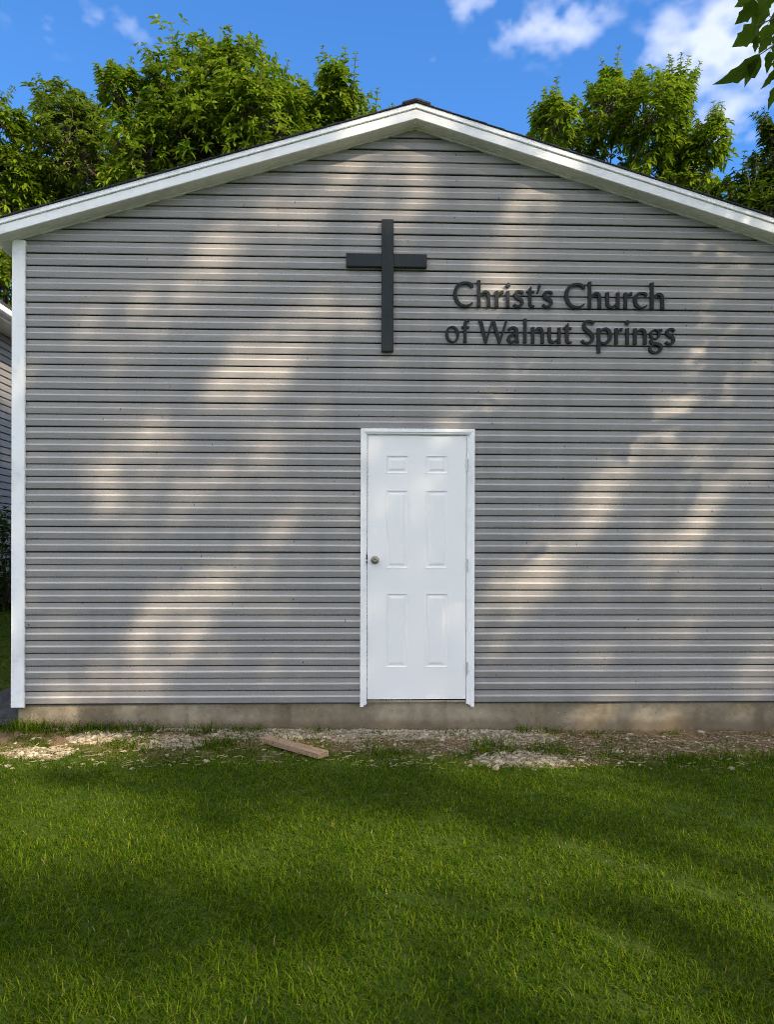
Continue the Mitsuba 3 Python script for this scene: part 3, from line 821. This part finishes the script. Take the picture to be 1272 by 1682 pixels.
def leaves(base, d, L, W, droop, col, rng, simple=False):
    """Folded leaf blades: 8 triangles each, or 4 without the middle station."""
    n = len(base)
    d = d / (np.linalg.norm(d, axis=1, keepdims=True) + 1e-9)
    s = np.cross(d, [0, 0, 1.0]) + 0.15 * rng.normal(size=(n, 3))
    s -= (s * d).sum(1, keepdims=True) * d
    s /= np.linalg.norm(s, axis=1, keepdims=True) + 1e-9
    up = np.cross(s, d)

    def at(t, o, fold):
        p = base + d * (L * t)[:, None] + s * (W * o)[:, None] + up * (W * fold)[:, None]
        p[:, 2] -= droop * L * t * t
        return p
    o = np.ones(n)
    if simple:
        v = np.stack([at(0 * o, 0 * o, 0 * o), at(.5 * o, -.46 * o, .1 * o), at(.5 * o, 0 * o, -.06 * o), at(.5 * o, .46 * o, .1 * o), at(o, 0 * o, 0 * o)], 1).reshape(-1, 3)
        f = np.array([(0, 2, 1), (0, 3, 2), (1, 2, 4), (2, 3, 4)])
        return v, (np.arange(n)[:, None, None] * 5 + f[None]).reshape(-1, 3), np.repeat(col, 5, 0)
    v = np.stack([at(0 * o, 0 * o, 0 * o), at(.34 * o, -.42 * o, .12 * o), at(.34 * o, 0 * o, -.06 * o), at(.34 * o, .42 * o, .12 * o),
                  at(.70 * o, -.40 * o, .10 * o), at(.70 * o, 0 * o, -.06 * o), at(.70 * o, .40 * o, .10 * o), at(o, 0 * o, 0 * o)], 1).reshape(-1, 3)
    f = np.array([(0, 2, 1), (0, 3, 2), (1, 2, 5), (1, 5, 4), (2, 3, 6), (2, 6, 5), (4, 5, 7), (5, 6, 7)])
    return v, (np.arange(n)[:, None, None] * 8 + f[None]).reshape(-1, 3), np.repeat(col, 8, 0)


def clusters(c, axis, rng, size, per=7, width=.36, droop=.55, tint=None, keep=None, simple=False):
    """Whorls of leaflets at twig tips c that point along axis."""
    n = len(c)
    axis = axis / np.linalg.norm(axis, axis=1, keepdims=True)
    a = np.cross(axis, [0.3, 0.5, 0.81]); a /= np.linalg.norm(a, axis=1, keepdims=True)
    b = np.cross(axis, a)
    ph = rng.uniform(0, 6.28, (n, 1)) + np.arange(per)[None] * (2 * np.pi / per) + rng.normal(0, .25, (n, per))
    el = rng.uniform(0.1, 1.0, (n, per))
    d = axis[:, None] * el[..., None] + (np.cos(ph)[..., None] * a[:, None] + np.sin(ph)[..., None] * b[:, None])
    base = c[:, None] + axis[:, None] * (rng.uniform(-.35, .1, (n, per)) * np.asarray(size).reshape(-1, 1))[..., None]
    L = np.asarray(size).reshape(-1, 1) * rng.uniform(.7, 1.15, (n, per))
    col = tint[:, None] * rng.uniform(.75, 1.25, (n, per, 1))
    base, d, L, col = base.reshape(-1, 3), d.reshape(-1, 3), L.ravel(), col.reshape(-1, 3)
    if keep is not None:
        k = keep(base + 0.5 * L[:, None] * d / np.linalg.norm(d, axis=1, keepdims=True))
        base, d, L, col = base[k], d[k], L[k], col[k]
    return leaves(base, d, L, L * width, droop, col, rng, simple)


def crown_mesh(chunks):
    v, f, c, off = [], [], [], 0
    for a, b, d in chunks:
        v.append(a); f.append(b + off); c.append(d); off += len(a)
    return (np.vstack(v), np.vstack(f)), np.vstack(c)


def unit(rng, n):
    u = rng.normal(size=(n, 3))
    return u / np.linalg.norm(u, axis=1, keepdims=True)


def broadleaf(key, label, foot, lobes, seed, size=.155, dens=1.9, tints=((.055, .10, .010), (.075, .125, .012)), width=.40, group=None, shoots=True, trunk_r=.22, droop=.42, fill=()):
    rng = np.random.default_rng(seed)
    lobes = [tuple(l) for l in lobes]
    chunks, wood = [], []
    foot = np.array(foot, float)
    top = np.mean([l[:3] for l in lobes], 0)
    fork = np.array([foot[0] * .7 + top[0] * .3, foot[1] * .8 + top[1] * .2, foot[2] + .42 * (top[2] - foot[2])])
    wood.append(limb(foot - [0, 0, .3], fork, trunk_r * 1.25, trunk_r * .8, rng, 9, .02, sides=12))
    for li, (x, y, z, r) in enumerate(list(lobes) + list(fill)):
        c = np.array([x, y, z])
        isfill = li >= len(lobes)
        mid = fork + (c - fork) * .55 + rng.normal(0, .15, 3)
        wood.append(limb(fork + rng.normal(0, .04, 3), c - [0, 0, .3 * r], trunk_r * .2, .010, rng, 8, .05))
        n = int(dens * (70 if isfill else 138) * (r / .6) ** 2.1) + 12
        u = unit(rng, n)
        rad = r * rng.uniform(.35, 1.0, n) ** .55
        p = c + u * rad[:, None] * np.array([.95, 1.15, 1.15])
        p += 1.25 * r * (np.stack([meshkit.fbm(p * 1.9, 2, q) for q in (1, 2, 3)], -1) - .5)
        out = rng.random(n) < .10
        p[out] += u[out] * (r * rng.uniform(.1, .4, out.sum()))[:, None]
        ax = u * .8 + np.array([0, 0, .65]) + rng.normal(0, .25, (n, 3))
        t = rng.random((n, 1))
        tint = np.array(tints[0]) * (1 - t) + np.array(tints[1]) * t
        chunks.append(clusters(p, ax, rng, size * rng.uniform(.75, 1.2, n), 7, width, droop, tint))
        for k in range(0, n, 5):
            wood.append(limb(c + (p[k] - c) * .15, p[k], .014, .005, rng, 4, .08, sides=4))
        if shoots and not isfill:
            m = int(8 + 11 * r / .6)
            u = unit(rng, m * 2); u = u[u[:, 2] > -.1][:m]
            for q in u:
                s0 = c + q * r * .85
                dirn = q * .55 + np.array([0, 0, .8]) + rng.normal(0, .12, 3); dirn /= np.linalg.norm(dirn)
                ln = rng.uniform(.15, .55) * (.7 + .4 * r)
                kk = 6
                pp = s0 + dirn * ln * np.linspace(0, 1, kk)[:, None]
                wood.append(tube(np.vstack([s0 - dirn * .2, pp[-1]]), [.010, .004], 4))
                t = rng.random((kk, 1))
                chunks.append(clusters(pp, np.repeat(dirn[None], kk, 0), rng, size * np.linspace(1.0, .5, kk), 6, width, droop, np.array(tints[0]) * (1 - t) + np.array(tints[1]) * t * 1.1))
    tag(key, label, 'tree', group)
    add(key + '__trunk', join(wood), 'bark', smooth=60)
    m, c = crown_mesh(chunks)
    add(key + '__crown', m, 'leaf', color=c)


def jit(lobes, seed, dy=.8):
    r = np.random.default_rng(seed)
    return [(x, y + r.uniform(-dy, dy) * .8, z - .33, q * .93) for x, y, z, q in lobes]


BIG = [(-3.57, 8, 10.0, .93), (-4.4, 8, 9.64, .62), (-2.74, 8, 9.84, .81), (-2.07, 8, 9.69, .7), (-.83, 8, 9.91, .54), (-.33, 8, 9.44, .38), (-3.4, 7.4, 8.93, 1.07), (-2.07, 7.4, 8.85, .96), (-4.4, 7.6, 8.69, .79), (-4.7, 8, 9.74, .38), (-1.28, 8, 9.5, .62), (-1.6, 8, 9.75, .4), (-1.05, 8, 9.5, .45), (-.1, 8, 9.5, .3)]
MID = [(-6.57, 10, 10.59, .58), (-6.05, 10, 10.4, .4), (-6.75, 10, 9.75, .36), (-6.25, 10, 9.6, .97), (-7.26, 10, 9.07, .84), (-5.75, 10, 9.55, .5)]
LEFT = [(-7.41, 9, 9.82, .51), (-7.15, 9, 8.95, .45), (-7.41, 9, 8.57, .79), (-7.46, 9, 6.9, .54)]
RIGHT = [(4.52, 8, 10.25, .52), (4.17, 8, 9.6, .56), (3.23, 8, 9.61, .42), (3.06, 8, 9.0, .43), (5.47, 8, 9.93, .47), (4.87, 8, 9.15, .81), (5.62, 8, 9.0, .54), (6.0, 8, 8.83, .38), (3.72, 8, 8.85, .68), (5.68, 8, 8.43, .68)]
DARK = [(4.92, 4.5, 6.68, .35), (5.27, 4.5, 6.69, .46), (5.38, 4.5, 7.21, .32), (5.29, 4.5, 7.5, .12), (5.13, 4.5, 6.18, .5)]
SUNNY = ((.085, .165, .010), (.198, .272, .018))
broadleaf('hickory_tree', 'tall sunlit green tree with a rounded top behind the left slope of the roof', (-2.6, 9.2, 0), jit(BIG, 1), 11, tints=SUNNY,
          fill=[(-3.0, 9.3, 8.4, 1.2), (-1.6, 9.2, 8.2, 1.1), (-4.2, 9.2, 7.6, 1.1), (-2.6, 8.6, 7.2, 1.2), (-1.0, 8.6, 7.6, 1.0), (-0.2, 8.4, 8.5, .6)], group=None)
broadleaf('hickory_tree_001', 'duller green tree with a pointed top between the leftmost tree and the tallest tree', (-6.3, 11, .3), jit(MID, 2), 12, tints=((.085, .145, .014), (.15, .205, .022)),
          fill=[(-6.3, 10.6, 8.2, 1.1), (-7.2, 10.5, 7.9, 1.0), (-5.4, 10.4, 8.4, .9), (-5.8, 10, 7.2, 1.0)])
broadleaf('hickory_tree_002', 'green tree cut by the left edge of the picture, above the roof corner', (-7.8, 9.8, .4), jit(LEFT, 3, .5), 13, tints=SUNNY, fill=[(-7.9, 9.3, 7.6, .6), (-8.3, 9.3, 8.8, .9), (-8.4, 9.2, 6.6, .9)])
broadleaf('hickory_tree_003', 'sunlit green tree with two pointed tops behind the right slope of the roof', (4.6, 9, 0), [(a, b, c + .36, d * .93) for a, b, c, d in jit(RIGHT, 4)], 14, tints=SUNNY, dens=1.7,
          fill=[(4.6, 8.6, 8.2, .9), (5.4, 8.6, 7.7, .9), (3.6, 8.6, 7.9, .8), (6.1, 8.4, 8.0, .6)])
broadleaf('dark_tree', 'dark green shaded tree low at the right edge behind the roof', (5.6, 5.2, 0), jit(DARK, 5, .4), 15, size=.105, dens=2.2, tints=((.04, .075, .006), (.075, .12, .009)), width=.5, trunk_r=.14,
          fill=[(5.7, 4.8, 6.4, .6), (6.1, 4.8, 7.0, .6), (5.6, 4.7, 5.7, .6), (4.7, 4.9, 5.9, .4), (6.0, 4.7, 6.0, .7), (5.0, 4.9, 6.3, .5), (5.5, 4.3, 6.2, .5)])

# the big shade tree behind the camera whose crown dapples the wall and the lawn
rng = np.random.default_rng(41)


def canopy(n, x, y, z, t0, t1):
    t = rng.uniform(t0, t1, n)
    return np.stack([x, y, z], 1) + t[:, None] * SUN


n1, n2, n3 = 5600, 3600, 1200
pc = np.vstack([canopy(n1, rng.uniform(-3.9, 4.3, n1), np.zeros(n1), rng.uniform(0, 5.1, n1), 15.0, 20.0),
                canopy(n2, rng.uniform(-3.6, 3.6, n2), rng.uniform(-4.6, 0, n2), np.zeros(n2), 17.0, 22.0),
                canopy(n3, np.full(n3, -5.4), rng.uniform(2.6, 6.5, n3), rng.uniform(.7, 3.3, n3), 19.0, 23.0)])
pc += rng.normal(0, .12, pc.shape)
ax = unit(rng, len(pc)) + np.array([0, 0, .5])
t = rng.random((len(pc), 1))
keep = lambda q: rng.random(len(q)) > 0.90 * gap(q) + 0.10 * (q[:, 1] / SUN[1] * SUN[2] > q[:, 2])
ch = clusters(pc, ax, rng, .17 * rng.uniform(.8, 1.2, len(pc)), 7, .5, .4, np.array([.05, .09, .01]) * (1 - t) + np.array([.075, .12, .012]) * t, keep, True)
S = 'shade_tree'
tag(S, 'large spreading shade tree on the lawn behind the viewer', 'tree')
wood = [limb((11.6, -15.4, -.3), (11.3, -15.0, 8.0), .5, .34, rng, 10, .015, sides=14)]
km = pc[rng.choice(len(pc), 90, replace=False)]
for q in km:
    root = np.array([11.3, -15.0, 7.9 + rng.uniform(-.4, .1)])
    way = root + (q - root) * np.linspace(0, 1, 40)[:, None]
    if gap(way).max() < .25:                                    # the limbs run beside the gaps, not across them
        wood.append(limb(root, q, .075, .012, rng, 9, .015, .0))
add(S + '__trunk', join(wood), 'bark', smooth=60)
m, c = crown_mesh([ch])
add(S + '__crown', m, 'leaf', color=c)

# the maple at the right whose lowest branch hangs into the picture
rng = np.random.default_rng(52)
Mk = 'maple_tree'
tag(Mk, 'tree whose branch hangs large lobed dark leaves into the top right corner', 'tree')
mw = [limb((6.4, -2.3, -.3), (6.1, -2.3, 4.4), .26, .18, rng, 9, .015, sides=12)]
crown_c = np.array([[6.6, -2.2, 7.0], [7.6, -2.6, 6.4], [5.7, -3.2, 6.9], [7.0, -1.4, 7.6]])
mch = []
for c0 in crown_c:
    mw.append(limb((6.1, -2.3, 4.3), c0, .1, .02, rng, 8, .05))
    n = 260
    u = unit(rng, n)
    p = c0 + u * (1.25 * rng.uniform(.3, 1, n) ** .5)[:, None]
    mch.append(clusters(p, u + np.array([0, 0, .4]), rng, .2 * rng.uniform(.8, 1.2, n), 5, .7, .5, np.repeat([[.06, .11, .010]], n, 0), lambda q: rng.random(len(q)) > gap(q)))
# the low limb
low = np.array([(6.1, -2.3, 4.2), (4.6, -2.6, 4.75), (3.0, -2.75, 4.55), (2.0, -2.75, 4.0), (1.50, -2.72, 3.72), (1.34, -2.7, 3.55)])
mw.append(tube(low, [.07, .05, .03, .016, .008, .004], 8))
tw = [[(1.50, -2.72, 3.72), (1.36, -2.7, 3.70), (1.25, -2.69, 3.68)], [(1.34, -2.7, 3.55), (1.30, -2.7, 3.47), (1.243, -2.7, 3.43)], [(1.34, -2.7, 3.55), (1.31, -2.7, 3.42), (1.31, -2.7, 3.30)], [(1.42, -2.71, 3.64), (1.30, -2.7, 3.58), (1.22, -2.7, 3.545)]]
for t_ in tw:
    mw.append(tube(np.array(t_), [.004, .003, .002], 5))
for c0 in ((3.6, -2.7, 4.7), (2.9, -2.6, 4.6), (4.4, -2.6, 4.8)):
    n = 26
    p = np.array(c0) + rng.normal(0, .28, (n, 3))
    mch.append(clusters(p, unit(rng, n) + np.array([0, 0, .2]), rng, .17 * np.ones(n), 5, .8, .6, np.repeat([[.06, .11, .010]], n, 0), lambda q: rng.random(len(q)) > gap(q)))
m, c = crown_mesh(mch)
add(Mk + '__crown', m, 'leaf', color=c)
# outline of one lobed leaf, base at 0, tip at 1
OUT = [(0, .0), (.04, .17), (.11, .31), (.24, .42), (.33, .50), (.39, .40), (.47, .31), (.55, .33), (.62, .36), (.69, .24), (.79, .17), (.87, .10), (1, 0)]


def lobed_leaf(a, b, wide, rng):
    a, b = np.array(a), np.array(b)
    b = a + (b - a) * .93
    d = b - a; L = np.linalg.norm(d); d = d / L
    toward = EYE - a; toward /= np.linalg.norm(toward)
    nrm = toward * .6 + rng.normal(0, .35, 3) + np.array([0, 0, -.2]); nrm -= (nrm @ d) * d; nrm /= np.linalg.norm(nrm)
    s = np.cross(nrm, d)
    ca, cb = rng.uniform(-.18, .18), rng.uniform(.1, .4)
    asym = rng.uniform(.75, 1.15, 2)

    def place(t, o):
        return a + d * L * t + s * (L * wide * o + L * ca * t * t) + nrm * L * (.35 * abs(o) - cb * t * t * 1.2 + .02 * math.sin(9 * t))
    v, f = [], []
    for t, o in OUT:
        v += [place(t, 0), place(t, o * asym[0]), place(t, -o * asym[1])]
    for i in range(len(OUT) - 1):
        p = 3 * i
        f += [(p, p + 1, p + 4), (p, p + 4, p + 3), (p, p + 3, p + 5), (p, p + 5, p + 2)]
    return np.array(v), np.array(f)


LEAVES = [((1.228, -2.7, 3.652), (1.169, -2.62, 3.595), .9), ((1.266, -2.7, 3.63), (1.25, -2.66, 3.545), .8), ((1.235, -2.7, 3.544), (1.160, -2.63, 3.49), .85), ((1.275, -2.7, 3.555), (1.285, -2.66, 3.47), .9), ((1.232, -2.7, 3.51), (1.236, -2.66, 3.455), .6),
          ((1.244, -2.7, 3.429), (1.110, -2.62, 3.318), .62), ((1.285, -2.7, 3.445), (1.285, -2.66, 3.37), .6), ((1.305, -2.7, 3.37), (1.278, -2.66, 3.305), .7), ((1.315, -2.7, 3.30), (1.283, -2.66, 3.225), .55), ((1.22, -2.7, 3.69), (1.175, -2.62, 3.655), .8),
          ((1.310, -2.7, 3.609), (1.320, -2.66, 3.53), .9), ((1.33, -2.7, 3.53), (1.31, -2.66, 3.44), .8), ((1.245, -2.69, 3.425), (1.205, -2.64, 3.325), .55), ((1.292, -2.7, 3.69), (1.27, -2.66, 3.62), .9), ((1.34, -2.7, 3.66), (1.33, -2.66, 3.57), .9),
          ((1.255, -2.69, 3.60), (1.205, -2.63, 3.55), .8), ((1.27, -2.71, 3.50), (1.245, -2.68, 3.43), .7), ((1.33, -2.7, 3.43), (1.325, -2.66, 3.33), .7), ((1.26, -2.72, 3.70), (1.235, -2.68, 3.62), .8)]
for a, b, wd in LEAVES:
    a_ = np.array(a)
    near = min((np.array(q) for t_ in tw for q in t_), key=lambda q: np.linalg.norm(q - a_))
    mw.append(tube(np.stack([near, (near + a_) / 2 + [0, 0, .008], a_]), [.0016, .0013, .0011], 5))
add(Mk + '__trunk', join(mw), 'bark', smooth=60)
for a, b, wd in LEAVES:
    v, f = lobed_leaf(a, b, wd, rng)
    col = np.array([[.07, .12, .010]]) * rng.uniform(.8, 1.25)
    add(Mk + '__leaf', (v, f), 'leaf', smooth=True, color=np.repeat(col, len(v), 0))

# shrub in front of the neighbouring house
rng = np.random.default_rng(61)
n = 420
u = unit(rng, n)
p = np.array([-5.0, 3.95, 1.15]) + u * (rng.uniform(.3, 1, n) ** .5)[:, None] * np.array([.22, .5, .8])
tag('shrub', 'dark green shrub against the neighbouring house at the far left edge', 'shrub')
m, c = crown_mesh([clusters(p, u + np.array([0, 0, .5]), rng, .07 * np.ones(n), 6, .5, .3, np.repeat([[.03, .06, .01]], n, 0))])
add('shrub__foliage', m, 'leaf', color=c)
add('shrub__stem', join([limb((-5.0, 3.95, .5), (-5.0 + rng.normal(0, .1), 3.95 + rng.normal(0, .25), 1.5), .015, .006, rng, 5) for _ in range(5)]), 'bark')
